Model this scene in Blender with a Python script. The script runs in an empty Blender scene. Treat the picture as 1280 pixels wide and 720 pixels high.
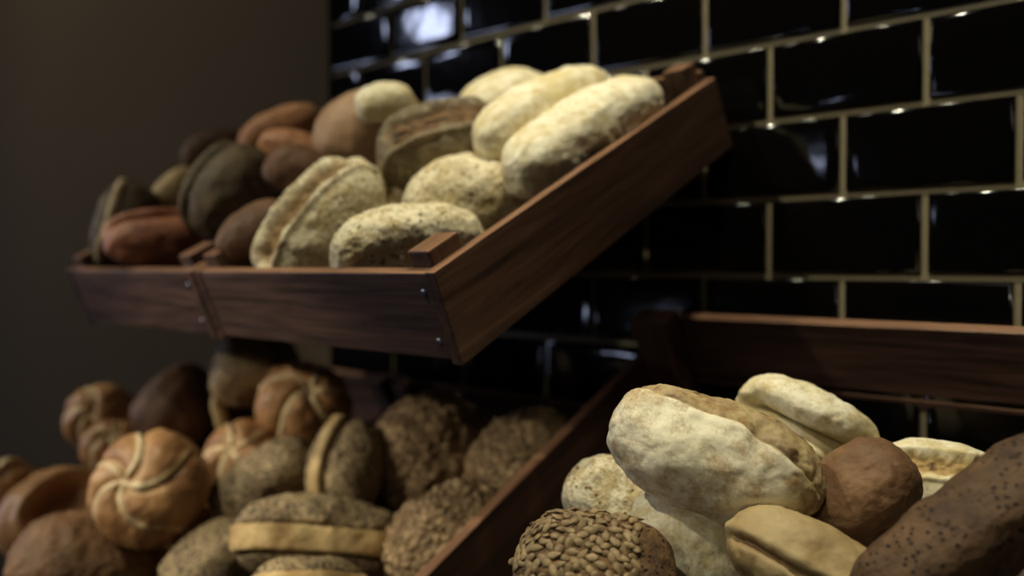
import bpy, bmesh, math, random
import numpy as np
from mathutils import Vector, Matrix, Quaternion

# ------------------------------------------------------------------ camera
C = bpy.context.scene.collection
scene = bpy.context.scene
Z0 = 1.6                                     # level of the reference grout line above the shop floor
CAM = Vector((0.3914, -0.8501, Z0 - 0.3002))
cd = bpy.data.cameras.new('camera'); cam = bpy.data.objects.new('camera', cd); C.objects.link(cam)
yaw, pitch, roll = 0.775588, -0.024955, -0.001586
F = Vector((-math.sin(yaw)*math.cos(pitch), math.cos(yaw)*math.cos(pitch), math.sin(pitch)))
R0 = F.cross(Vector((0, 0, 1))).normalized(); U0 = R0.cross(F)
Rv = R0*math.cos(roll) + U0*math.sin(roll); Uv = -R0*math.sin(roll) + U0*math.cos(roll)
cam.matrix_world = Matrix(((Rv.x, Uv.x, -F.x, CAM.x), (Rv.y, Uv.y, -F.y, CAM.y), (Rv.z, Uv.z, -F.z, CAM.z), (0, 0, 0, 1)))
cd.sensor_width = 36; cd.lens = 32.42
cd.clip_start = 0.02
cd.dof.use_dof = True; cd.dof.focus_distance = 0.60; cd.dof.aperture_fstop = 2.75
scene.camera = cam

# ------------------------------------------------------------------ world and lights
w = bpy.data.worlds.new('world'); scene.world = w; w.use_nodes = True
w.node_tree.nodes['Background'].inputs[0].default_value = (0.75, 0.8, 1.0, 1)
w.node_tree.nodes['Background'].inputs[1].default_value = 0.006
vs = scene.view_settings
vs.view_transform = 'Standard'; vs.look = 'None'; vs.gamma = 1; vs.use_curve_mapping = False
vs.exposure = -0.2

def light(name, kind, loc, target, power, color, size=0.1, shape='DISK', size_y=None, spot=None, blend=0.5):
    ld = bpy.data.lights.new(name, kind); o = bpy.data.objects.new(name, ld); C.objects.link(o)
    o.location = loc
    o.rotation_euler = (Vector(target) - Vector(loc)).to_track_quat('-Z', 'Y').to_euler()
    ld.energy = power; ld.color = color
    if kind == 'AREA':
        ld.shape = shape; ld.size = size
        if size_y: ld.size_y = size_y
    else:
        ld.shadow_soft_size = size
    if kind == 'SPOT':
        ld.spot_size = math.radians(spot); ld.spot_blend = blend
    return o
WARM = (1.0, 0.93, 0.68)
COOL = (0.62, 0.70, 1.0)
# ceiling track spots of the shop, with added fill spots among them
light('track_spot_over_crates', 'SPOT', (-0.75, -1.25, Z0+1.0), (0.05, -0.25, Z0-0.35), 64, WARM, 0.03, spot=58, blend=0.6)
light('track_spot_over_counter', 'SPOT', (0.12, -0.48, Z0+1.20), (0.02, -0.12, Z0-0.25), 92, WARM, 0.07, spot=44, blend=0.7)
light('track_spot_far', 'SPOT', (-1.90, -2.00, Z0+0.66), (-0.62, -0.25, Z0-0.66), 95, (1.0, 0.90, 0.68), 0.05, spot=24, blend=0.6)
light('fill_spot_near', 'SPOT', (0.75, -2.40, Z0+0.35), (0.20, -0.05, Z0-0.55), 20, WARM, 0.05, spot=14, blend=0.6)  # added fill, brightens the back board of the lower right crate
light('fill_spot_middle', 'SPOT', (-0.95, -2.40, Z0+0.42), (-0.40, -0.16, Z0-0.66), 95, (1.0, 0.90, 0.68), 0.05, spot=16, blend=0.6)  # added narrow fill to lift the seeded rolls in the middle crate
light('fill_spot_right', 'SPOT', (1.05, -0.95, Z0+0.85), (-0.26, -0.22, Z0-0.60), 19, WARM, 0.04, spot=11, blend=0.7)  # added fill reaching in under the upper crate to the lower rim
light('wall_washer', 'SPOT', (-2.1, -1.3, Z0+1.6), (-1.7, 0.0, Z0+0.30), 58, (1.0, 0.92, 0.68), 0.1, spot=75, blend=1.0)
# added warm fill panel behind the camera, daylight from the shop window and two small lamps far to the left
light('fill_panel', 'AREA', (0.9, -3.0, Z0+0.9), (-0.4, -0.2, Z0-0.5), 3, (1.0, 0.90, 0.70), 1.2, 'RECTANGLE', 1.0)
light('shop_window', 'AREA', (-4.4, -2.5, Z0+0.0), (-0.4, -0.2, Z0-0.3), 23, COOL, 1.0, 'RECTANGLE', 1.2)
light('room_lamp', 'AREA', (-2.9, -1.98, Z0+0.83), (-0.55, 0, Z0+0.03), 2.0, COOL, 0.17)
light('room_lamp_low', 'AREA', (-1.97, -2.5, Z0-0.61), (-0.2, 0, Z0-0.36), 0.8, COOL, 0.12, 'SQUARE')
light('room_lamp_small', 'AREA', (-1.43, -2.84, Z0+0.12), (-0.03, 0, Z0-0.18), 0.22, COOL, 0.07, 'SQUARE')

# ------------------------------------------------------------------ material helpers
def srgb(r, g, b):
    f = lambda c: ((c/255)/12.92 if c/255 <= 0.04045 else ((c/255+0.055)/1.055)**2.4)
    return (f(r), f(g), f(b), 1)
class NT:
    def __init__(s, name):
        s.m = bpy.data.materials.new(name); s.m.use_nodes = True
        s.t = s.m.node_tree; s.b = s.t.nodes['Principled BSDF']
    def n(s, typ, **kw):
        o = s.t.nodes.new(typ)
        for k, v in kw.items(): setattr(o, k, v)
        return o
    def set(s, sock, v):
        if hasattr(v, 'links') or hasattr(v, 'is_linked'): s.t.links.new(v, sock)
        else: sock.default_value = v
    def coord(s, scale=(1, 1, 1), loc=(0, 0, 0)):
        c = s.n('ShaderNodeTexCoord'); m = s.n('ShaderNodeMapping')
        s.t.links.new(c.outputs['Object'], m.inputs[0]); m.inputs['Scale'].default_value = scale; m.inputs['Location'].default_value = loc
        return m.outputs[0]
    def noise(s, v, scale, detail=4, rough=0.55, dist=0.0):
        o = s.n('ShaderNodeTexNoise'); s.t.links.new(v, o.inputs['Vector'])
        o.inputs['Scale'].default_value = scale; o.inputs['Detail'].default_value = detail
        o.inputs['Roughness'].default_value = rough; o.inputs['Distortion'].default_value = dist
        return o.outputs['Fac']
    def voro(s, v, scale, out='Distance', feature='F1'):
        o = s.n('ShaderNodeTexVoronoi', feature=feature); s.t.links.new(v, o.inputs['Vector']); o.inputs['Scale'].default_value = scale
        return o.outputs[out]
    def ramp(s, f, a, b, lo=0.0, hi=1.0):
        o = s.n('ShaderNodeMapRange'); s.t.links.new(f, o.inputs[0])
        o.inputs[1].default_value = a; o.inputs[2].default_value = b; o.inputs[3].default_value = lo; o.inputs[4].default_value = hi
        return o.outputs[0]
    def math(s, op, a, b=0.0):
        o = s.n('ShaderNodeMath', operation=op); s.set(o.inputs[0], a); s.set(o.inputs[1], b); return o.outputs[0]
    def mix(s, f, a, b):
        o = s.n('ShaderNodeMix', data_type='RGBA'); s.set(o.inputs[0], f); s.set(o.inputs[6], a); s.set(o.inputs[7], b); return o.outputs[2]
    def attr(s, name):
        o = s.n('ShaderNodeAttribute', attribute_name=name); return o.outputs['Fac']
    def bump(s, h, strength, dist, normal=None):
        o = s.n('ShaderNodeBump'); s.set(o.inputs['Height'], h)
        o.inputs['Strength'].default_value = strength; o.inputs['Distance'].default_value = dist
        if normal is not None: s.t.links.new(normal, o.inputs['Normal'])
        return o.outputs[0]
    def out(s, color=None, rough=None, normal=None, spec=None):
        if color is not None: s.set(s.b.inputs['Base Color'], color)
        if rough is not None: s.set(s.b.inputs['Roughness'], rough)
        if normal is not None: s.t.links.new(normal, s.b.inputs['Normal'])
        if spec is not None: s.b.inputs['Specular IOR Level'].default_value = spec
        return s.m

def wood(name, dark, light_, axis=0):
    t = NT(name)
    sc = [26, 26, 26]; sc[axis] = 1.6
    r = t.n('ShaderNodeObjectInfo').outputs['Random']
    c = t.n('ShaderNodeTexCoord'); add = t.n('ShaderNodeVectorMath', operation='ADD'); t.t.links.new(c.outputs['Object'], add.inputs[0])
    comb = t.n('ShaderNodeCombineXYZ'); rr = t.math('MULTIPLY', r, 7.0)
    for i in range(3): t.t.links.new(rr, comb.inputs[i])
    t.t.links.new(comb.outputs[0], add.inputs[1])
    m = t.n('ShaderNodeMapping'); t.t.links.new(add.outputs[0], m.inputs[0]); m.inputs['Scale'].default_value = sc
    v = m.outputs[0]
    g = t.noise(v, 1.6, 6, 0.6, 1.2); fine = t.noise(v, 9, 4, 0.6, 0.3)
    m2 = t.n('ShaderNodeMapping'); t.t.links.new(add.outputs[0], m2.inputs[0]); s2 = [9, 9, 9]; s2[axis] = 3.0; m2.inputs['Scale'].default_value = s2
    big = t.noise(m2.outputs[0], 1.0, 2)
    f = t.math('ADD', t.math('MULTIPLY', g, 0.65), t.math('MULTIPLY', fine, 0.35))
    col = t.mix(t.ramp(f, 0.36, 0.62), dark, light_)
    col = t.mix(t.ramp(big, 0.3, 0.7, 0.0, 0.45), col, dark)
    n = t.bump(f, 0.5, 0.0012)
    return t.out(col, t.ramp(fine, 0.3, 0.7, 0.38, 0.58), n, 0.5)

def crust(name, base, dark, pale=(0.6, 0.5, 0.33, 1), flour=None, flour_lo=0.5, flour_hi=0.6, speck=None, speck_scale=260, speck_size=0.2,
          rough=0.62, bump=0.6, mott=28, crumb=None, seedy=0.0, seedy_scale=150):
    """baked crust: mottled base, optional flour dusting, specks; attributes 'band' (pale unbaked dough), 'crack' (torn crumb)"""
    t = NT(name)
    c = t.n('ShaderNodeTexCoord'); add = t.n('ShaderNodeVectorMath', operation='ADD'); t.t.links.new(c.outputs['Object'], add.inputs[0])
    r = t.n('ShaderNodeObjectInfo').outputs['Random']; rr = t.math('MULTIPLY', r, 5.0)
    comb = t.n('ShaderNodeCombineXYZ')
    for i in range(3): t.t.links.new(rr, comb.inputs[i])
    t.t.links.new(comb.outputs[0], add.inputs[1]); v = add.outputs[0]
    a = t.noise(v, mott, 5, 0.6, 0.4); b = t.noise(v, mott*4.5, 4, 0.65); fine = t.noise(v, 420, 4, 0.7)
    col = t.mix(t.ramp(a, 0.35, 0.68), base, dark)
    col = t.mix(t.ramp(b, 0.45, 0.75, 0, 0.45), col, dark)
    if flour is not None:
        fm = t.math('ADD', t.math('ADD', t.math('MULTIPLY', a, 0.45), t.math('MULTIPLY', b, 0.35)), t.math('MULTIPLY', fine, 0.20))
        fmask = t.ramp(fm, flour_lo, flour_hi)
        fmask = t.math('MULTIPLY', fmask, t.math('SUBTRACT', 1.0, t.attr('crack')))
        col = t.mix(fmask, col, flour)
    pd_ = tuple(c_*k_ for c_, k_ in zip(pale, (0.62, 0.52, 0.40, 1)))
    col = t.mix(t.attr('band'), col, t.mix(t.ramp(a, 0.38, 0.66), pale, pd_))
    ck = t.mix(t.ramp(b, 0.40, 0.68), crumb or base, dark)
    ck = t.mix(t.ramp(t.noise(v, mott*2.6, 3, 0.7), 0.57, 0.66, 0, 0.85), ck, (dark[0]*0.25, dark[1]*0.2, dark[2]*0.18, 1))
    col = t.mix(t.attr('crack'), col, ck)
    h = t.math('ADD', t.math('MULTIPLY', b, 0.7), t.math('MULTIPLY', fine, 0.35))
    if speck is not None:
        d = t.voro(v, speck_scale)
        sm = t.math('MULTIPLY', t.ramp(d, speck_size, speck_size+0.09, 1, 0), t.math('SUBTRACT', 1.0, t.attr('band')))
        gate = t.ramp(t.noise(v, speck_scale*0.18, 2), 0.42, 0.5)
        if speck_size < 0.33: sm = t.math('MULTIPLY', sm, gate)
        col = t.mix(sm, col, speck)
        h = t.math('ADD', h, t.math('MULTIPLY', sm, 0.5))
    if seedy > 0:
        dv = t.voro(v, seedy_scale)
        h = t.math('ADD', h, t.math('MULTIPLY', t.math('SUBTRACT', 1.0, dv), seedy))
        col = t.mix(t.ramp(dv, 0.28, 0.6, 0, 0.85), col, dark)
    n = t.bump(h, bump, 0.0022)
    return t.out(col, rough, n, 0.3)

M = {}
M['wood_x'] = wood('stained_wood_long', srgb(34, 22, 18), srgb(98, 70, 58), 0)
M['wood_y'] = wood('stained_wood_deep', srgb(32, 19, 14), srgb(94, 64, 48), 1)
M['wood_z'] = wood('stained_wood_post', srgb(42, 26, 18), srgb(108, 74, 54), 2)
M['edge_x'] = wood('pale_edge_long', srgb(86, 58, 42), srgb(160, 118, 88), 0)
M['edge_y'] = wood('pale_edge_deep', srgb(86, 58, 42), srgb(160, 118, 88), 1)
t = NT('plain_paint'); v = t.coord(); n = t.noise(v, 3, 3)
M['paint'] = t.out(t.mix(n, srgb(74, 61, 41), srgb(83, 68, 46)), 0.85, t.bump(t.noise(v, 220, 3), 0.15, 0.001), 0.2)
t = NT('glazed_black_tile'); v = t.coord()
M['tile'] = t.out(srgb(7, 6, 6), 0.07, t.bump(t.noise(v, 18, 2), 0.12, 0.004), 0.5)
t = NT('grout'); v = t.coord()
M['grout'] = t.out(t.mix(t.noise(v, 90, 4), srgb(112, 103, 84), srgb(136, 126, 104)), 0.9, t.bump(t.noise(v, 500, 3), 0.4, 0.001), 0.1)
t = NT('zinc_screw'); M['screw'] = t.out(srgb(110, 116, 140), 0.5); t.b.inputs['Metallic'].default_value = 0.9
t = NT('dark_steel'); M['steel'] = t.out(srgb(30, 29, 30), 0.45); t.b.inputs['Metallic'].default_value = 0.7
t = NT('counter_board'); v = t.coord((1, 12, 12)); M['counter'] = t.out(t.mix(t.noise(v, 4, 4), srgb(30, 22, 18), srgb(48, 34, 27)), 0.6)

M['ciabatta'] = crust('floured_ciabatta_crust', srgb(176, 146, 98), srgb(128, 94, 54), flour=srgb(228, 220, 194), flour_lo=0.38, flour_hi=0.52,
                      crumb=srgb(178, 160, 116), bump=0.28, mott=20)
M['pale'] = crust('pale_floured_crust', srgb(214, 198, 150), srgb(178, 150, 98), flour=srgb(240, 234, 210), flour_lo=0.42, flour_hi=0.56, bump=0.5, mott=20, crumb=srgb(160, 130, 84))
M['speckled'] = crust('pale_speckled_crust', srgb(196, 178, 134), srgb(150, 124, 84), flour=srgb(228, 218, 188), flour_lo=0.44, flour_hi=0.54, bump=0.9, mott=46,
                      speck=srgb(120, 92, 58), speck_scale=170, speck_size=0.20, crumb=srgb(132, 102, 66))
M['rustic'] = crust('dark_rustic_crust', srgb(136, 122, 96), srgb(74, 60, 44), flour=srgb(166, 156, 132), flour_lo=0.50, flour_hi=0.62, bump=0.9, mott=34, crumb=srgb(120, 88, 52))
M['buff'] = crust('buff_crust', srgb(184, 152, 122), srgb(150, 116, 88), bump=0.3, mott=16, rough=0.55)
M['brown'] = crust('brown_crust', srgb(140, 106, 76), srgb(88, 62, 42), bump=0.45, mott=20, flour=srgb(160, 126, 96), flour_lo=0.56, flour_hi=0.72, crumb=srgb(96, 60, 38))
M['tan'] = crust('tan_crust', srgb(182, 162, 120), srgb(144, 120, 82), bump=0.35, mott=16, crumb=srgb(110, 78, 50), rough=0.55)
M['orange'] = crust('orange_brown_crust', srgb(196, 146, 108), srgb(146, 98, 68), bump=0.3, mott=18, rough=0.5, pale=srgb(226, 200, 136), crumb=srgb(110, 66, 40))
M['kaiser'] = crust('golden_kaiser_crust', srgb(190, 146, 100), srgb(138, 96, 62), bump=0.22, mott=18, rough=0.42, pale=srgb(246, 228, 188), crumb=srgb(120, 78, 44))
M['poppy'] = crust('poppy_seed_crust', srgb(186, 162, 124), srgb(132, 112, 84), bump=0.8, mott=30, rough=0.6, pale=srgb(206, 178, 128), speck=srgb(52, 50, 50), speck_scale=330, speck_size=0.36, crumb=srgb(140, 104, 62))
M['reddish'] = crust('reddish_crust', srgb(150, 98, 72), srgb(100, 60, 44), bump=0.3, mott=18, rough=0.5, crumb=srgb(90, 54, 38))
M['umber'] = crust('umber_crust', srgb(118, 86, 62), srgb(72, 48, 34), bump=0.4, mott=20)
M['darkloaf'] = crust('dark_loaf_crust', srgb(104, 88, 66), srgb(52, 42, 32), flour=srgb(134, 120, 96), flour_lo=0.54, flour_hi=0.66, bump=0.8, mott=30)
M['seeded'] = crust('seeded_brown_crust', srgb(196, 168, 128), srgb(104, 80, 56), bump=1.0, mott=40, rough=0.65, seedy=1.2, seedy_scale=130, crumb=srgb(90, 62, 40))
M['seedbase'] = crust('dark_crust_under_seeds', srgb(130, 100, 68), srgb(72, 50, 32), bump=0.9, mott=46, rough=0.65, speck=srgb(26, 20, 16), speck_scale=330, speck_size=0.27)
M['baguette'] = crust('dark_speckled_crust', srgb(104, 78, 54), srgb(58, 40, 28), bump=1.0, mott=40, rough=0.6, speck=srgb(34, 22, 16), speck_scale=230, speck_size=0.22)
M['seed'] = crust('sunflower_seed_skin', srgb(166, 144, 108), srgb(98, 78, 54), bump=0.3, mott=90, rough=0.5)

# ------------------------------------------------------------------ object helpers
def put(name, me, mat=None, parent=None, label=None, cat=None, group=None, kind=None, mw=None):
    o = bpy.data.objects.new(name, me); C.objects.link(o)
    if mat is not None and me is not None and not me.materials: me.materials.append(mat)
    if parent is not None: o.parent = parent
    if label: o['label'] = label
    if cat: o['category'] = cat
    if group: o['group'] = group
    if kind: o['kind'] = kind
    if mw is not None: o.matrix_world = mw
    return o
def mesh_np(name, V, Fc, smooth=True, attrs=None):
    me = bpy.data.meshes.new(name); me.from_pydata([tuple(p) for p in V], [], [tuple(f) for f in Fc]); me.update()
    if smooth: me.polygons.foreach_set('use_smooth', [True]*len(me.polygons))
    for k, a in (attrs or {}).items():
        at = me.attributes.new(k, 'FLOAT', 'POINT'); at.data.foreach_set('value', np.asarray(a, dtype=np.float32))
    return me
def prism(pts, x0, x1, bev=0.0015, name='board'):
    """polygon in (y, z) extruded along x, bevelled"""
    bm = bmesh.new()
    a = [bm.verts.new((x0, p[0], p[1])) for p in pts]; b = [bm.verts.new((x1, p[0], p[1])) for p in pts]
    n = len(pts); bm.faces.new(a); bm.faces.new(b[::-1])
    for i in range(n): bm.faces.new((a[i], b[i], b[(i+1) % n], a[(i+1) % n]))
    bmesh.ops.recalc_face_normals(bm, faces=bm.faces)
    if bev: bmesh.ops.bevel(bm, geom=list(bm.edges), offset=bev, segments=2, affect='EDGES', profile=0.6)
    me = bpy.data.meshes.new(name); bm.to_mesh(me); bm.free()
    return me
def boxm(x0, x1, y0, y1, z0, z1, bev=0.0015, name='box'):
    return prism([(y0, z0), (y1, z0), (y1, z1), (y0, z1)], x0, x1, bev, name)

# ------------------------------------------------------------------ walls
HX, HZ, J = 0.07644, 0.078, 0.0034           # half tile pitch, row pitch, half joint width
XE = -11*HX                                  # where the tiling stops
def tile_wall():
    rnd = random.Random(3)
    V, Fc = [], []
    prof = [(0.0, -0.010), (0.0, -0.0012), (0.0006, -0.0005), (0.0040, 0.0), (0.0085, 0.0005), (0.013, 0.0005)]
    for r in range(-12, 20):                 # row r lies between grout line r and r+1, counted downward
        off = 0 if r % 2 == 0 else 1
        for k in range(-12, 18, 2):
            xa, xb = (k+off)*HX, (k+off+2)*HX
            xa = max(xa, XE)
            if xb - xa < 0.01: continue
            xa += J; xb -= J; za, zb = Z0-(r+1)*HZ+J, Z0-r*HZ-J
            tx, tz = rnd.gauss(0, 0.003), rnd.gauss(0, 0.003); cx, cz = (xa+xb)/2, (za+zb)/2
            base = len(V)
            for d, h in prof:
                for (x, z) in ((xa+d, za+d), (xb-d, za+d), (xb-d, zb-d), (xa+d, zb-d)):
                    y = -h + tx*(x-cx) + tz*(z-cz) if h > -0.005 else 0.008
                    V.append((x, y - 0.0035, z))
            for i in range(len(prof)-1):
                for j in range(4):
                    a = base+i*4+j; b = base+i*4+(j+1) % 4
                    Fc.append((a, b, b+4, a+4))
            e = base+(len(prof)-1)*4
            Fc.append((e, e+1, e+2, e+3))
    me = mesh_np('tiles', V, Fc, True)
    return me
wb = put('wall_back', boxm(XE, 18*HX, 0.0, 0.20, 0.0, Z0+12*HZ, 0, 'grout'), M['grout'], kind='structure')
put('tiles', tile_wall(), M['tile'], wb, label='glossy black metro tiles in brick bond')
put('wall_left', boxm(-8.0, XE-0.0005, -0.006, 0.20, 0.0, Z0+12*HZ, 0.001, 'paint'), M['paint'], kind='structure')
t = NT('shop_floor'); v = t.coord()
put('floor', boxm(-8.0, 18*HX, -4.4, 0.2, -0.06, 0.0, 0, 'floor'), t.out(t.mix(t.noise(v, 5, 4), srgb(58, 50, 42), srgb(74, 64, 54)), 0.6), kind='structure')

# ------------------------------------------------------------------ crates
def pale_top(o, key):
    """top faces of a board take a lighter wood colour"""
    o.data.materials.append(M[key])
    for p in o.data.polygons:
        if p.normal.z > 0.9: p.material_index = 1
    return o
def crate(label, x0, x1, ytop, ztop, tilt, depth, h, hb, flare=0.0, th=0.011, group=None, posts='abcd', screws=(1,), pw=0.026, pb=0.024, pt=0.012):
    """slatted tray crate; ytop, ztop is the front top rim. local y runs up the slope, local z is its normal."""
    a = math.radians(tilt)
    e = bpy.data.objects.new('display_crate', None); C.objects.link(e)
    e.location = (x0, ytop, ztop); e.rotation_euler = (a, 0, 0)
    e['label'] = label; e['category'] = 'crate'
    e['group'] = group or 'stained wooden display crates'
    W = x1-x0
    fl = flare
    # side boards run full length and cap the front board
    for k, (a0, a1) in enumerate(((0, th), (W-th, W))):
        pale_top(put('side_board', prism([(0, 0), (-fl, -h), (depth, -h), (depth, 0)], a0, a1, 0.0012, 'side_board'), M['wood_y'], e), 'edge_y')
    pale_top(put('front_board', prism([(0.0012, -0.0012), (-fl+0.0012, -h+0.004), (-fl+th, -h+0.004), (th, -0.0012)], th+0.0003, W-th-0.0003, 0.0012, 'front_board'), M['wood_x'], e), 'edge_x')
    bh = 0.070
    y0 = depth-th
    z = hb
    while z > -h+0.01:
        zl = max(z-bh, -h)
        pale_top(put('back_slat', boxm(th+0.0003, W-th-0.0003, y0, depth-0.0003, zl, z, 0.0015, 'back_slat'), M['wood_x'], e), 'edge_x')
        z = zl-0.006
    n = 6; sw = (depth-2*th-0.004)/n
    for i in range(n):
        ya = th+0.002+i*sw
        put('floor_slat', boxm(th+0.0003, W-th-0.0003, ya+0.003, ya+sw-0.003, -h+0.0002, -h+0.008, 0.001, 'floor_slat'), M['wood_x'], e)
    tops = {'a': 0.012, 'b': 0.012, 'c': hb+pt, 'd': hb+pt}
    for c, (px, py) in {'a': (th, th), 'b': (W-th-pw, th), 'c': (th, depth-th-pb), 'd': (W-th-pw, depth-th-pb)}.items():
        if c in posts:
            dd = 0.034 if c in 'ab' else pb
            pale_top(put('corner_post', boxm(px+0.0002, px+pw-0.0002, py+0.0002, py+dd-0.0002, -h+0.0085, tops[c], 0.002, 'corner_post'), M['wood_z'], e), 'edge_y')
    for sx in [(0.020, W-0.020)[k] for k in screws]:
        for zz in (-0.017, -h+0.018):
            fx = -fl*(-zz/h)
            bm = bmesh.new(); bmesh.ops.create_cone(bm, cap_ends=True, segments=20, radius1=0.0034, radius2=0.0026, depth=0.0016)
            bmesh.ops.create_cone(bm, cap_ends=True, segments=6, radius1=0.0012, radius2=0.0012, depth=0.0022)
            me = bpy.data.meshes.new('screw'); bm.to_mesh(me); bm.free()
            put('screw', me, M['screw'], e, mw=None).matrix_local = Matrix.Translation((sx, fx+0.0006, zz)) @ Matrix.Rotation(math.radians(90), 4, 'X')
    return e
TU, TL = 27.5, 28.2
crate('stained wooden crate of pale floured rolls, upper right, screws at its front corner', -0.487, -0.1168, -0.4129, Z0-0.3058, TU, 0.422, 0.0752, 0.010, 0.007, group=None)
crate('stained wooden crate of dark rolls on the upper shelf, left neighbour of the floured ones', -0.8300, -0.4915, -0.4129, Z0-0.3058, TU, 0.422, 0.0752, 0.010, 0.007)
crate('stained wooden crate at lower right holding the big floured ciabatta', -0.2120, 0.3000, -0.4210, Z0-0.6000, TL, 0.462, 0.115, 0.036, 0.0, th=0.0125, pw=0.044, pb=0.028, pt=0.010)
crate('stained wooden crate at lower middle holding the brown seeded rolls', -0.5950, -0.2180, -0.4210, Z0-0.6780, TL, 0.432, 0.090, 0.022, 0.0)
crate('stained wooden crate at lower left holding the kaiser and poppy rolls', -1.0300, -0.5990, -0.4210, Z0-0.6780, TL, 0.432, 0.090, 0.022, 0.0)

# shelf brackets under the upper crates and the stepped counter under the lower ones
def wedge(x0, x1, y1, z1, tilt, length, mat, name, label, cat, drop=None, th=0.02):
    a = math.tan(math.radians(tilt))
    if drop is None: pts = [(y1, z1), (y1-length, z1-length*a), (y1-length, z1-length*a-0.004), (y1, z1-th)]
    else: pts = [(y1, z1), (y1-length, z1-length*a), (y1-length, drop), (y1, drop)]
    me = prism(pts, x0, x1, 0.001, name)
    o = put(name, me, mat, label=label, cat=cat, group={'shelf_bracket': 'brackets under the upper crates', 'display_counter': 'sloped counter blocks'}[name]); return o
def under(ytop, ztop, tilt, h, depth, yb):
    """z of the crate underside at wall-side position yb"""
    a = math.radians(tilt)
    oy, oz = ytop + h*math.sin(a), ztop - h*math.cos(a)
    return oz + (yb-oy)*math.tan(a)
for xx, nm in ((-0.76, 'far left'), (-0.58, 'left of the joint'), (-0.40, 'right of the joint'), (-0.22, 'near right')):
    zb = under(-0.4129, Z0-0.3058, TU, 0.0752, 0.422, -0.0062)
    wedge(xx-0.012, xx+0.012, -0.0064, zb-0.0006, TU, 0.30, M['steel'], 'shelf_bracket', 'dark steel bracket under the upper crates, %s' % nm, 'bracket', th=0.03)
zb = under(-0.4210, Z0-0.6000, TL, 0.115, 0.432, -0.0062)
wedge(-0.212, 0.60, -0.0064, zb-0.0006, TL, 0.47, M['counter'], 'display_counter', 'dark sloped counter block under the lower right crate', 'counter', drop=0.0)
zb = under(-0.4210, Z0-0.6780, TL, 0.090, 0.432, -0.0062)
wedge(-1.05, -0.2125, -0.0064, zb-0.0006, TL, 0.47, M['counter'], 'display_counter', 'dark sloped counter block under the lower left and middle crates', 'counter', drop=0.0)

# ------------------------------------------------------------------ bread
def _hash(ix, iy, iz, seed):
    n = (ix*73856093) ^ (iy*19349663) ^ (iz*83492791) ^ (seed*2654435761 & 0x7fffffff)
    n = (n ^ (n >> 13)) * 1274126177 & 0x7fffffff
    n = (n ^ (n >> 16)) * 668265263 & 0x7fffffff
    return ((n >> 7) & 0xffff)/65535.0*2-1
def vn(P, scale, seed=0, octv=1):
    out = np.zeros(len(P)); amp = 1.0; tot = 0
    for o in range(octv):
        Q = P*scale*(2**o) + 31.7*o + 101.3
        I = np.floor(Q).astype(np.int64); Fr = Q-I; S = Fr*Fr*Fr*(Fr*(Fr*6-15)+10)
        acc = 0
        for dx in (0, 1):
            for dy in (0, 1):
                for dz in (0, 1):
                    wgt = (S[:, 0] if dx else 1-S[:, 0])*(S[:, 1] if dy else 1-S[:, 1])*(S[:, 2] if dz else 1-S[:, 2])
                    acc = acc + wgt*_hash(I[:, 0]+dx, I[:, 1]+dy, I[:, 2]+dz, seed+o*17)
        out += amp*acc; tot += amp; amp *= 0.5
    return out/tot
_ico = {}
def ico(s):
    if s not in _ico:
        bm = bmesh.new(); bmesh.ops.create_icosphere(bm, subdivisions=s, radius=1.0)
        bm.verts.ensure_lookup_table()
        _ico[s] = (np.array([v.co[:] for v in bm.verts]), [tuple(v.index for v in f.verts) for f in bm.faces]); bm.free()
    return _ico[s]
sstep = lambda a, b, x: (lambda t: t*t*(3-2*t))(np.clip((x-a)/(b-a), 0, 1))
gauss = lambda x, s: np.exp(-(x/s)**2)

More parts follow.
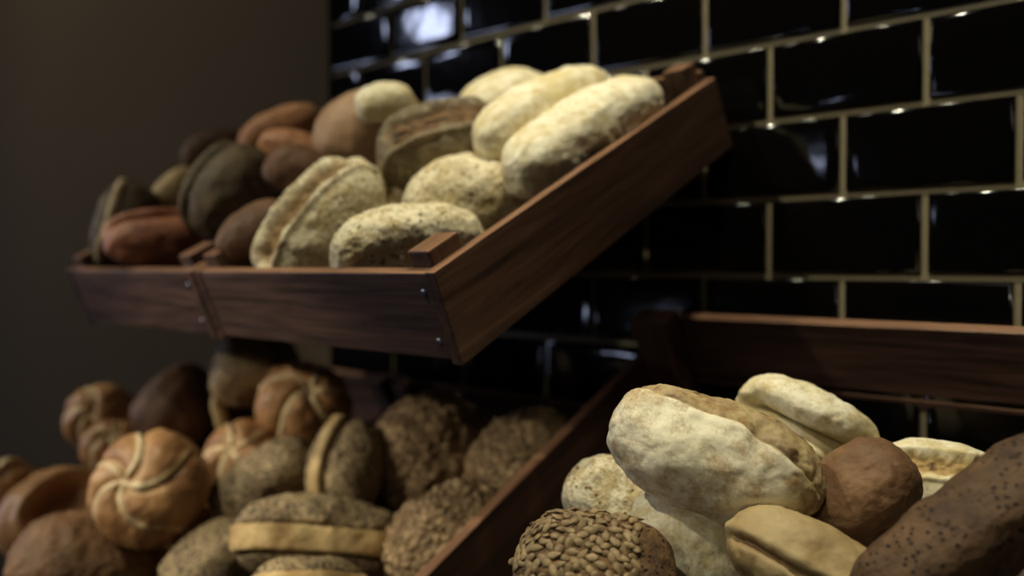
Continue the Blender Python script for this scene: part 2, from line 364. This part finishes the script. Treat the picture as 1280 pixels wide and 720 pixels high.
def loaf(kind, L, W, H, seed, sub=5, p=2.35, bend=0.0, flat=0.72, taper=0.0, pinch=0.0, sag=0.0, wob=0.07, opt=None):
    opt = opt or {}
    N, Fc = ico(sub)
    r = (np.abs(N)**p).sum(1)**(-1/p)
    n = N*r[:, None]
    u, v_, w_ = n[:, 0].copy(), n[:, 1].copy(), n[:, 2].copy()
    neg = w_ < 0
    w_ = np.where(neg, -flat*np.tanh(-w_/flat), w_)
    a, b, c = L/2, W/2, H/(1+flat*np.tanh(1/flat))
    tp = 1 + taper*u - pinch*u*u
    X = a*u; Y = b*v_*tp; Zc = c*(w_)*(1 + 0.5*taper*u - 0.5*pinch*u*u)
    P = np.stack([X, Y, Zc], 1)
    size = (L*W*H)**(1/3)
    nrm = N/np.array([a, b, c]); nrm /= np.linalg.norm(nrm, axis=1)[:, None]
    band = np.zeros(len(P)); crack = np.zeros(len(P))
    d = wob*size*0.5*vn(P, 1.9/size, seed, 2) + 0.022*size*vn(P, 6.5/size, seed+5, 2)
    rough = opt.get('rough', 0.006)
    if sub >= 5: d += rough*size*vn(P, 24/size, seed+9, 2)
    top = sstep(-0.1, 0.35, n[:, 2])
    nz = vn(P, 9/size, seed+21, 2)
    if kind == 'kaiser':
        cu, cv = opt.get('cu', 0.0), opt.get('cv', 0.0)
        rho = np.hypot(u-cu, v_-cv); th = np.arctan2(v_-cv, u-cu) + opt.get('rot', 0.0) - opt.get('twist', 0.8)*rho
        k = 5; q = (th/(2*math.pi)*k) % 1.0           # sawtooth over each petal
        pol = np.arccos(np.clip(n[:, 2]/np.sqrt((n**2).sum(1)), -1, 1))
        fade = sstep(1.95, 1.35, pol)
        sd = np.where(q < 0.5, q, q-1)*(2*math.pi/k)*np.maximum(rho, 0.05)
        petal = np.sin(np.pi*np.clip(q, 0, 1))**0.8
        d += size*fade*(0.050*petal*sstep(0.05, 0.6, rho) - 0.022) - 0.018*size*gauss(rho, 0.14)*top
        d += size*fade*(0.022*gauss(sd-0.05, 0.05) - 0.030*gauss(sd+0.035, 0.040))*sstep(0.0, 0.12, rho)
        edge = gauss(sd-0.045, 0.078)*fade*sstep(1.5, 0.9, rho+0.3*vn(P, 4/size, seed+40, 1))
        band = np.clip(edge*(1.15+0.5*nz), 0, 1)*0.95
    elif kind == 'split':                             # long slash or fold along the loaf
        v0 = opt.get('v0', 0.1) + opt.get('curve', 0.15)*u*u + 0.05*nz
        gr = gauss(v_-v0, opt.get('gw', 0.10))*top*sstep(1.0, 0.75, np.abs(u))
        d -= opt.get('depth', 0.09)*size*gr
        d += 0.035*size*gauss(v_-v0-0.24, 0.13)*top
        crack = np.clip(gr*1.3, 0, 1)*opt.get('ck', 1.0)
    elif kind == 'ciabatta':                          # floured skin with a torn crust band along the back of the top
        v0 = opt.get('v0', 0.18) + opt.get('curve', -0.25)*u + 0.06*np.sin(3.4*u+0.5) + 0.05*nz
        reg = sstep(-0.03, 0.03, v_-v0)*sstep(opt.get('vw', 0.75)+0.1, opt.get('vw', 0.75), v_-v0)*top
        ext = sstep(0.56, 0.84, u + 0.12*nz)*opt.get('endcap', 1.0)
        reg = np.clip(reg + ext*sstep(-0.9, -0.4, n[:, 2]), 0, 1)
        lip = gauss(v_-v0, 0.045)*top*sstep(1.0, 0.85, np.abs(u))
        d += size*(-0.018*lip + 0.010*gauss(v_-v0+0.14, 0.10)*top - 0.008*reg)
        d += size*0.010*reg*vn(P, 16/size, seed+31, 3)
        crack = np.clip(reg*(0.80+0.4*nz), 0, 1)
    elif kind == 'poppy':                             # seeded roll with one smooth pale band
        v0 = opt.get('v0', 0.0) + opt.get('curve', 0.1)*u*u
        bw = opt.get('bw', 0.16)
        bnd = sstep(bw+0.05, bw-0.03, np.abs(v_-v0+0.02*nz))*sstep(opt.get('be', 1.02), opt.get('be', 1.02)-0.15, np.abs(u))*top
        d += size*(0.075*bnd*opt.get('raise', 1.0) - 0.05*gauss(np.abs(v_-v0)-bw-0.06, 0.05)*top)
        d += size*0.010*(1-bnd)*vn(P, 42/size, seed+3, 1)
        band = bnd*0.95
    elif kind == 'rustic':                            # big burst on the top
        v0 = opt.get('v0', 0.0); g = sstep(opt.get('gw', 0.30), opt.get('gw', 0.30)-0.2, np.abs(v_-v0+0.15*nz))*sstep(0.92, 0.7, np.abs(u-opt.get('u0', 0.0)))*top
        d -= size*opt.get('depth', 0.075)*g; d += size*0.05*g*np.abs(vn(P, 9/size, seed+8, 2))
        d += size*0.045*gauss(np.abs(v_-v0)-opt.get('gw', 0.30)-0.06, 0.07)*top
        crack = np.clip(g*1.2, 0, 1)
    elif kind == 'seeded':
        d += size*(0.030*vn(P, 11/size, seed+3, 2) + 0.018*vn(P, 22/size, seed+4, 1))
    elif kind == 'fold':                              # thick rim curling round a hollow
        rr = np.hypot((u-opt.get('u0', 0.1))/0.62, (v_-opt.get('v0', 0.0))/0.48)
        g = sstep(1.0, 0.55, rr)*top
        d -= size*opt.get('depth', 0.22)*g; d += size*0.07*gauss(rr-1.15, 0.18)*top
        d += size*0.04*g*vn(P, 10/size, seed+8, 2)
        crack = np.clip(g*1.3, 0, 1)*opt.get('ck', 1.0)
    P = P + nrm*d[:, None]
    P[:, 1] += bend*(u*u-0.35)*L
    P[:, 2] -= sag*(u*u-0.35)*L
    if kind == 'ridge':
        pass
    return P, Fc, dict(band=band, crack=crack)

GROUPS = {'kaiser_roll': 'kaiser rolls in the lower left crate', 'poppy_roll': 'poppy seed rolls in the lower left crate',
          'floured_roll': 'pale speckled rolls in the upper crate', 'long_loaf': 'long pale loaves in the upper crate',
          ('seeded_roll', 'large'): 'seeded brown rolls in the lower middle crate', ('seeded_roll', 'seeded'): 'seeded brown rolls in the lower middle crate',
          'ciabatta': 'floured ciabattas in the lower right crate', 'bread_stick': None, 'bread_roll': None}
def bread(row):
    (name, kind, mat, label, cat, loc, qt, L, W, H, seed, kw) = row
    kw = dict(kw)
    P, Fc, at = loaf(kind, L, W, H, seed, **kw)
    me = mesh_np(name, P, Fc, True, at)
    mw = Matrix.Translation((loc[0], loc[1], loc[2]+Z0)) @ Quaternion(qt).to_matrix().to_4x4()
    o = put(name, me, M[mat], label=label, cat=cat, group=GROUPS.get((name, label.split()[0])) or GROUPS.get(name))
    o.location = mw.translation; o.rotation_mode = 'QUATERNION'; o.rotation_quaternion = Quaternion(qt)
    return o, P
BREADS = [   # name, shape, crust, label, category, place, turn, length, width, height, seed, options
    ('ciabatta', 'ciabatta', 'ciabatta', 'large floured ciabatta with a torn brown band, topmost in the lower right crate', 'bread', (0.0624, -0.3239, -0.4271), (0.8813, 0.3663, 0.2434, 0.1728), 0.1449, 0.0771, 0.0645, 1, {'sub': 7, 'p': 2.35, 'flat': 0.9, 'taper': -0.03, 'wob': 0.05, 'opt': {'v0': 0.22, 'curve': -0.42, 'vw': 1.3, 'rough': 0.003}}),
    ('bent_roll', 'split', 'pale', 'pale curved roll arching behind the large ciabatta', 'bread', (0.0683, -0.2045, -0.4213), (0.706, 0.6166, 0.3447, 0.0504), 0.1106, 0.0599, 0.0503, 2, {'sub': 6, 'p': 2.5, 'sag': 0.16, 'wob': 0.09, 'opt': {'v0': 0, 'depth': 0.45, 'gw': 0.3, 'ck': 0, 'curve': -0.2}}),
    ('bread_roll', 'plain', 'brown', 'matt brown roll wedged right of the large ciabatta', 'bread', (0.1322, -0.255, -0.4544), (0.7641, 0.4872, -0.2533, 0.3387), 0.0795, 0.0624, 0.0529, 3, {'sub': 6, 'p': 2.6, 'taper': -0.06, 'wob': 0.08}),
    ('flat_bread', 'rustic', 'pale', 'brightly lit pale loaf at the far right, behind the dark speckled baguette', 'bread', (0.1529, -0.1787, -0.4544), (0.8788, 0.4054, 0.1409, 0.2085), 0.0859, 0.062, 0.035, 4, {'sub': 6, 'p': 2.5, 'opt': {'v0': 0.1}}),
    ('baguette', 'plain', 'baguette', 'long dark speckled baguette running out of the lower right corner', 'baguette', (0.2231, -0.3168, -0.4446), (0.8202, 0.355, -0.206, 0.3984), 0.1517, 0.0514, 0.0457, 5, {'sub': 6, 'p': 2.8, 'wob': 0.05, 'bend': 0.03}),
    ('bread_roll', 'split', 'tan', 'smooth tan roll with a lengthwise fold, in front of the large ciabatta', 'bread', (0.1359, -0.3364, -0.4821), (0.8941, 0.4016, 0.1983, 0.0068), 0.1036, 0.0525, 0.0439, 6, {'sub': 6, 'p': 2.6, 'opt': {'v0': -0.45, 'depth': 0.1, 'gw': 0.08, 'ck': 0.8, 'curve': 0.1}}),
    ('seeded_roll', 'plain', 'seedbase', 'roll covered in sunflower seeds at the bottom beside the crate side', 'bread', (0.0314, -0.4114, -0.4984), (0.8684, 0.3343, 0.1808, 0.3185), 0.0993, 0.0791, 0.0702, 7, {'sub': 6, 'p': 3.0, 'flat': 0.8, 'wob': 0.05}),
    ('ciabatta', 'plain', 'speckled', 'pale floured loaf under the left end of the large ciabatta', 'bread', (-0.0338, -0.2928, -0.4878), (0.82, 0.4411, 0.3636, 0.0286), 0.1002, 0.068, 0.0534, 8, {'sub': 6, 'p': 2.4, 'opt': {'v0': -0.05}}),
    ('ciabatta', 'plain', 'pale', 'yellowish loaf under the large ciabatta, between the seeded and the tan roll', 'bread', (0.0468, -0.3234, -0.495), (0.7821, 0.4838, 0.3774, -0.1087), 0.1025, 0.0702, 0.0594, 9, {'sub': 6, 'p': 2.4, 'opt': {'v0': 0.05}}),
    ('long_loaf', 'plain', 'pale', 'long white floured loaf lying against the right side board of the upper crate', 'bread', (-0.1659, -0.1819, -0.181), (0.7115, 0.2464, -0.1053, 0.6496), 0.2006, 0.069, 0.063, 11, {'sub': 6, 'p': 2.9, 'wob': 0.045, 'flat': 0.85}),
    ('long_loaf', 'plain', 'pale', 'pale yellow loaf in the upper crate directly left of the long white one', 'bread', (-0.2212, -0.1791, -0.1527), (0.7188, 0.2402, -0.0951, 0.6454), 0.1742, 0.0627, 0.058, 12, {'sub': 5, 'p': 2.6, 'wob': 0.06}),
    ('bread_roll', 'plain', 'pale', 'brightest white roll at the top rear of the upper crate', 'bread', (-0.3372, -0.1193, -0.1192), (0.756, 0.2423, -0.075, 0.6034), 0.1132, 0.0695, 0.0552, 13, {'sub': 5, 'p': 2.4}),
    ('rustic_roll', 'rustic', 'rustic', 'dark grey rustic roll with a burst top in the upper crate', 'bread', (-0.3027, -0.2377, -0.185), (0.7543, 0.4403, 0.1121, 0.4739), 0.1394, 0.0766, 0.075, 14, {'sub': 6, 'p': 2.5, 'wob': 0.08, 'opt': {'v0': 0.1, 'gw': 0.45}}),
    ('pointed_roll', 'plain', 'buff', 'large smooth buff roll at the back, left of the dark grey rustic one', 'bread', (-0.4434, -0.2205, -0.1541), (0.7777, 0.3015, -0.2138, 0.5085), 0.127, 0.0894, 0.0849, 15, {'sub': 5, 'p': 2.2, 'taper': -0.25, 'wob': 0.1}),
    ('floured_roll', 'plain', 'speckled', 'pale speckled roll directly behind the front board of the upper crate', 'bread', (-0.233, -0.3411, -0.2881), (0.7922, 0.259, 0.0911, 0.545), 0.1372, 0.0583, 0.0694, 16, {'sub': 6, 'p': 2.5, 'wob': 0.06, 'opt': {'rough': 0.01}}),
    ('floured_roll', 'plain', 'speckled', 'pale speckled roll in the upper crate, against the right side board behind another alike', 'bread', (-0.254, -0.2411, -0.2447), (0.7956, 0.2566, 0.0986, 0.5399), 0.1454, 0.0845, 0.0829, 17, {'sub': 6, 'p': 2.4, 'wob': 0.06, 'opt': {'rough': 0.01}}),
    ('cracked_bread', 'rustic', 'speckled', 'floured loaf standing on edge with a deep ragged crack down its face', 'bread', (-0.3621, -0.3408, -0.2658), (0.6688, 0.4545, -0.1993, 0.5535), 0.155, 0.0803, 0.0741, 18, {'sub': 6, 'p': 2.4, 'wob': 0.06, 'opt': {'v0': 0.12, 'gw': 0.42, 'depth': 0.14}}),
    ('bread_roll', 'plain', 'speckled', 'small pale roll tip showing below the dark grey rustic roll', 'bread', (-0.327, -0.2805, -0.2455), (0.5564, 0.4714, -0.3842, 0.5662), 0.048, 0.0347, 0.0315, 19, {'sub': 5, 'taper': -0.15}),
    ('bread_roll', 'plain', 'pale', 'small bright pale roll peeping over the buff pointed roll', 'bread', (-0.3863, -0.2477, -0.1315), (0.8298, 0.2287, 0.0086, 0.5089), 0.0632, 0.0421, 0.037, 61, {'sub': 5}),
    ('rustic_roll', 'split', 'darkloaf', 'dark grey-brown roll in the middle of the upper left crate', 'bread', (-0.5808, -0.3155, -0.2186), (0.6176, 0.4735, -0.2782, 0.563), 0.12, 0.092, 0.0846, 21, {'sub': 5, 'p': 2.4, 'opt': {'v0': 0.1}}),
    ('bread_stick', 'plain', 'orange', 'orange-brown long roll topmost in the upper left crate', 'bread', (-0.666, -0.1996, -0.1267), (0.8179, 0.2382, -0.1019, 0.5138), 0.115, 0.0541, 0.05, 22, {'sub': 5, 'p': 2.5}),
    ('bread_stick', 'plain', 'orange', 'orange-brown long roll slanting down just below the topmost one', 'bread', (-0.5424, -0.2481, -0.1713), (0.8748, 0.1266, 0.2265, 0.4092), 0.1035, 0.045, 0.0412, 23, {'sub': 5, 'p': 2.5}),
    ('bread_roll', 'plain', 'umber', 'brown roll half hidden at the left behind the topmost orange roll', 'bread', (-0.7916, -0.2255, -0.1484), (0.8331, 0.2092, -0.046, 0.51), 0.0937, 0.0551, 0.0551, 24, {'sub': 5}),
    ('bread_roll', 'split', 'reddish', 'reddish brown bun behind the front board of the upper left crate', 'bread', (-0.6539, -0.3666, -0.2732), (0.811, 0.1092, 0.0712, 0.5704), 0.1293, 0.0803, 0.0616, 25, {'sub': 5, 'p': 2.3, 'opt': {'v0': -0.3, 'depth': 0.12, 'ck': 0.6}}),
    ('bread_roll', 'plain', 'tan', 'pale yellowish roll edge above the reddish bun', 'bread', (-0.779, -0.2851, -0.203), (0.751, 0.2923, -0.2089, 0.5541), 0.0744, 0.0508, 0.0466, 26, {'sub': 5}),
    ('sliced_roll', 'poppy', 'darkloaf', 'dark roll with a pale slit standing at the left end of the upper crate', 'bread', (-0.7782, -0.356, -0.2505), (0.3551, 0.6389, -0.1437, 0.6672), 0.1141, 0.0751, 0.065, 27, {'sub': 5, 'p': 2.4, 'opt': {'v0': 0.22, 'bw': 0.12}}),
    ('bread_roll', 'plain', 'umber', 'dark reddish roll at the joint between the two upper crates', 'bread', (-0.4474, -0.3636, -0.268), (0.7729, 0.2772, -0.1812, 0.5412), 0.0854, 0.0535, 0.0454, 28, {'sub': 5}),
    ('bread_roll', 'plain', 'umber', 'dark brown roll behind the hollow floured loaf', 'bread', (-0.4684, -0.289, -0.2103), (0.8263, 0.0361, 0.307, 0.4708), 0.0958, 0.0555, 0.0555, 29, {'sub': 5}),
    ('kaiser_roll', 'kaiser', 'kaiser', 'large kaiser roll facing the viewer, biggest of its kind', 'bread roll', (-0.5838, -0.4138, -0.5431), (0.4407, 0.5117, -0.1342, 0.7252), 0.1237, 0.1197, 0.0868, 31, {'sub': 6, 'p': 2.15, 'flat': 0.8, 'wob': 0.03, 'opt': {'rot': 0.9, 'cu': -0.1, 'cv': 0.2, 'twist': 1.25}}),
    ('kaiser_roll', 'kaiser', 'kaiser', 'kaiser roll at the back of the lower left crate below the upper crate', 'bread roll', (-0.5878, -0.2191, -0.4736), (0.7877, 0.3463, 0.3144, 0.4008), 0.1152, 0.1048, 0.0811, 32, {'sub': 6, 'p': 2.15, 'flat': 0.8, 'wob': 0.04, 'opt': {'rot': 1.6}}),
    ('kaiser_roll', 'kaiser', 'kaiser', 'kaiser roll with two pale lines, between the largest kaiser and the poppy rolls', 'bread roll', (-0.617, -0.285, -0.5364), (0.5439, 0.478, -0.139, 0.6755), 0.0952, 0.0929, 0.0735, 33, {'sub': 6, 'p': 2.15, 'flat': 0.8, 'wob': 0.03, 'opt': {'rot': 2.4}}),
    ('kaiser_roll', 'kaiser', 'kaiser', 'dull kaiser roll leaning at the far left above the largest one', 'bread roll', (-0.9177, -0.3339, -0.515), (0.3783, 0.5568, -0.1469, 0.7248), 0.0944, 0.094, 0.0806, 34, {'sub': 5, 'p': 2.15, 'wob': 0.05, 'opt': {'rot': 0.2}}),
    ('kaiser_roll', 'kaiser', 'kaiser', 'small pale kaiser roll peeping out left above the largest one', 'bread roll', (-0.8369, -0.3538, -0.5435), (0.6881, 0.3802, 0.1532, 0.5988), 0.0765, 0.0741, 0.0614, 35, {'sub': 5, 'p': 2.15, 'wob': 0.05, 'opt': {'rot': 0.9}}),
    ('pointed_roll', 'plain', 'umber', 'pointed dark brown roll behind the largest kaiser roll', 'bread roll', (-0.7759, -0.292, -0.4865), (0.568, 0.4141, -0.3078, 0.6412), 0.119, 0.0931, 0.0804, 36, {'sub': 5, 'p': 2.1, 'taper': -0.42, 'wob': 0.1}),
    ('round_roll', 'fold', 'kaiser', 'large glossy brown roll with a dark hollow at the lower left', 'bread roll', (-0.7954, -0.4414, -0.6078), (0.5784, 0.4473, 0.0845, 0.677), 0.1319, 0.1098, 0.0931, 37, {'sub': 5, 'p': 2.2, 'wob': 0.04, 'opt': {'v0': -0.2, 'u0': 0.15, 'depth': 0.2}}),
    ('round_roll', 'poppy', 'kaiser', 'brown roll with a pale stripe cut by the left edge', 'bread roll', (-0.9108, -0.4566, -0.6122), (0.5275, 0.4277, -0.1299, 0.7224), 0.1087, 0.0875, 0.0875, 38, {'sub': 5, 'p': 2.2, 'opt': {'v0': 0.2}}),
    ('rough_roll', 'plain', 'brown', 'rough brown roll at the bottom left, under the largest kaiser', 'bread roll', (-0.6249, -0.4683, -0.6279), (0.8021, 0.1507, 0.2729, 0.5093), 0.1521, 0.1119, 0.0964, 39, {'sub': 6, 'p': 2.3, 'wob': 0.06, 'opt': {'rough': 0.012}}),
    ('kaiser_roll', 'kaiser', 'kaiser', 'orange-brown roll showing as an arc below right of the largest kaiser', 'bread roll', (-0.6549, -0.3444, -0.6116), (0.5889, 0.4564, 0.0152, 0.6668), 0.1247, 0.1051, 0.0802, 40, {'sub': 5, 'p': 2.15, 'wob': 0.04, 'opt': {'rot': 2.0}}),
    ('square_roll', 'plain', 'poppy', 'squarish grey roll standing under the front of the upper crate', 'bread roll', (-0.6764, -0.2348, -0.4388), (0.7845, 0.2454, 0.2754, 0.4985), 0.1069, 0.0888, 0.0764, 41, {'sub': 5, 'p': 3.4, 'wob': 0.06}),
    ('bread_stick', 'plain', 'tan', 'thin pale pointed stick end between the kaiser rolls', 'bread roll', (-0.6795, -0.2816, -0.4895), (0.6602, 0.3996, 0.6061, -0.1925), 0.0566, 0.0171, 0.0171, 42, {'sub': 4, 'taper': 0.15}),
    ('poppy_roll', 'plain', 'poppy', 'poppy seed roll slanting up to the right in the middle of the lower left heap', 'bread roll', (-0.5301, -0.3052, -0.5476), (0.716, 0.3873, -0.0523, 0.5784), 0.1353, 0.0722, 0.065, 43, {'sub': 6, 'p': 2.4, 'opt': {'v0': -0.4, 'ck': 0.2, 'depth': 0.03}}),
    ('poppy_roll', 'poppy', 'poppy', 'poppy seed roll standing up with a pale band and pale edge line', 'bread roll', (-0.4425, -0.2605, -0.5213), (0.4507, 0.4891, -0.2865, 0.6896), 0.1091, 0.0841, 0.0631, 44, {'sub': 6, 'p': 2.3, 'flat': 0.8, 'opt': {'v0': 0.32, 'bw': 0.16, 'curve': -0.15}}),
    ('poppy_roll', 'poppy', 'poppy', 'poppy seed roll in front with a broad smooth tan band along its side', 'bread roll', (-0.3844, -0.3347, -0.5727), (0.7743, 0.3926, 0.2977, 0.3972), 0.163, 0.0828, 0.0653, 45, {'sub': 6, 'p': 2.6, 'flat': 0.85, 'opt': {'v0': -0.25, 'bw': 0.27, 'curve': 0.05, 'be': 1.1}}),
    ('poppy_roll', 'plain', 'poppy', 'poppy seed roll end at the bottom, left of the one with the broad tan band', 'bread roll', (-0.5072, -0.3838, -0.6149), (0.6725, 0.3553, -0.0375, 0.6482), 0.1098, 0.0757, 0.0639, 46, {'sub': 5, 'p': 2.4}),
    ('poppy_roll', 'poppy', 'poppy', 'poppy seed roll cut by the bottom edge below the one with the broad tan band', 'bread roll', (-0.3171, -0.3908, -0.596), (0.8056, 0.3116, 0.2344, 0.4461), 0.1086, 0.0649, 0.0505, 47, {'sub': 5, 'p': 2.4}),
    ('seeded_roll', 'seeded', 'seeded', 'large round seeded brown roll in the lower middle crate', 'bread roll', (-0.4105, -0.1661, -0.5185), (0.815, 0.1342, 0.5579, 0.0805), 0.1396, 0.1263, 0.1007, 51, {'sub': 6, 'p': 2.3, 'wob': 0.08}),
    ('seeded_roll', 'seeded', 'seeded', 'seeded brown roll half hidden by the crate side, right of the large round one', 'bread roll', (-0.2961, -0.1346, -0.5154), (0.6893, 0.4374, -0.0577, 0.5745), 0.1318, 0.0952, 0.0831, 52, {'sub': 6, 'p': 2.3, 'wob': 0.07}),
    ('seeded_roll', 'seeded', 'seeded', 'seeded brown roll in front of the large round one, at the bottom', 'bread roll', (-0.2775, -0.2513, -0.5715), (0.7124, 0.4214, -0.0233, 0.5607), 0.1336, 0.1018, 0.0861, 53, {'sub': 6, 'p': 2.3, 'wob': 0.07}),
]
SEEDS = [
    ('roll covered in sunflower seeds at the bottom beside the crate side', {'n': 300, 'sizes': [0.0094, 0.0106, 0.0086], 'mind': 0.0042, 'zmin': 0.15, 'parts': 100, 'xmax': 0.45}),
    ('large round seeded brown roll in the lower middle crate', {'n': 260, 'sizes': [0.008, 0.0065], 'mind': 0.005, 'zmin': 0.0}),
    ('seeded brown roll half hidden by the crate side, right of the large round one', {'n': 220, 'sizes': [0.008, 0.0065], 'mind': 0.005, 'zmin': 0.0}),
    ('seeded brown roll in front of the large round one, at the bottom', {'n': 240, 'sizes': [0.008, 0.0065], 'mind': 0.005, 'zmin': 0.0}),
]
made = {}
for row in BREADS:
    o, P = bread(row)
    made[row[3]] = (o, P, row)

# ------------------------------------------------------------------ seeds on the front seeded roll and flakes on the blurred ones
def seed_mesh(l, w_, h):
    N, Fc = ico(2)
    x = N[:, 0]; tp = np.where(x > 0, 1 - 0.5*x, 1 + 0.0*x)      # teardrop, pointed at one end
    X = np.where(x > 0, x*1.12, x*0.92)
    P = np.stack([X*l/2, N[:, 1]*w_/2*tp, N[:, 2]*h/2*tp], 1)
    return P, Fc
def scatter(o, P, count, sizes, seed, mind, zmin, parts=0, near=None, xmax=9, row=None):
    rnd = random.Random(seed); me = o.data
    polys = [p for p in me.polygons if p.normal.z > zmin and p.center.x < xmax*row[7]/2]
    wts = [p.area for p in polys]
    pts = []
    tries = 0
    while len(pts) < count and tries < count*30:
        tries += 1
        p = rnd.choices(polys, wts)[0]
        c = p.center
        if any((c-q[0]).length < mind for q in pts): continue
        pts.append((c.copy(), p.normal.copy()))
    if near is not None:
        inv = o.matrix_basis.inverted() @ near
        pts.sort(key=lambda q: (q[0]-inv).length - 0.06*q[1].dot((inv-q[0]).normalized()))
    V, Fa = [], []
    variants = [seed_mesh(s*rnd.uniform(0.9, 1.1), s*0.58*rnd.uniform(0.85, 1.15), s*0.27) for s in sizes]
    vm = [mesh_np('seed', v, f) for v, f in variants]
    for m_ in vm: m_.materials.append(M['seed'])
    for i, (c, nrm) in enumerate(pts):
        q = nrm.to_track_quat('Z', 'X') @ Quaternion((0, 0, 1), rnd.uniform(0, 6.28)) @ Quaternion((0, 1, 0), rnd.gauss(0, 0.28))
        k = rnd.randrange(len(variants))
        cc = c + nrm*sizes[k]*0.03
        if i < parts:
            s = put('seed', vm[k], None, o); s.location = cc; s.rotation_mode = 'QUATERNION'; s.rotation_quaternion = q
        else:
            P2, F2 = variants[k]; b0 = len(V); R3 = np.array(q.to_matrix())
            for pt in P2 @ R3.T + np.array(cc): V.append(tuple(pt))
            Fa += [tuple(x+b0 for x in f) for f in F2]
    if V:
        put('seed_topping', mesh_np('seed_topping', V, Fa), M['seed'], o, kind='stuff')
for key, (o, P, row) in made.items():
    s = dict(SEEDS).get(key)
    if s: scatter(o, P, s['n'], s['sizes'], row[10], s['mind'], s['zmin'], s.get('parts', 0), CAM if s.get('parts') else None, s.get('xmax', 9), row)
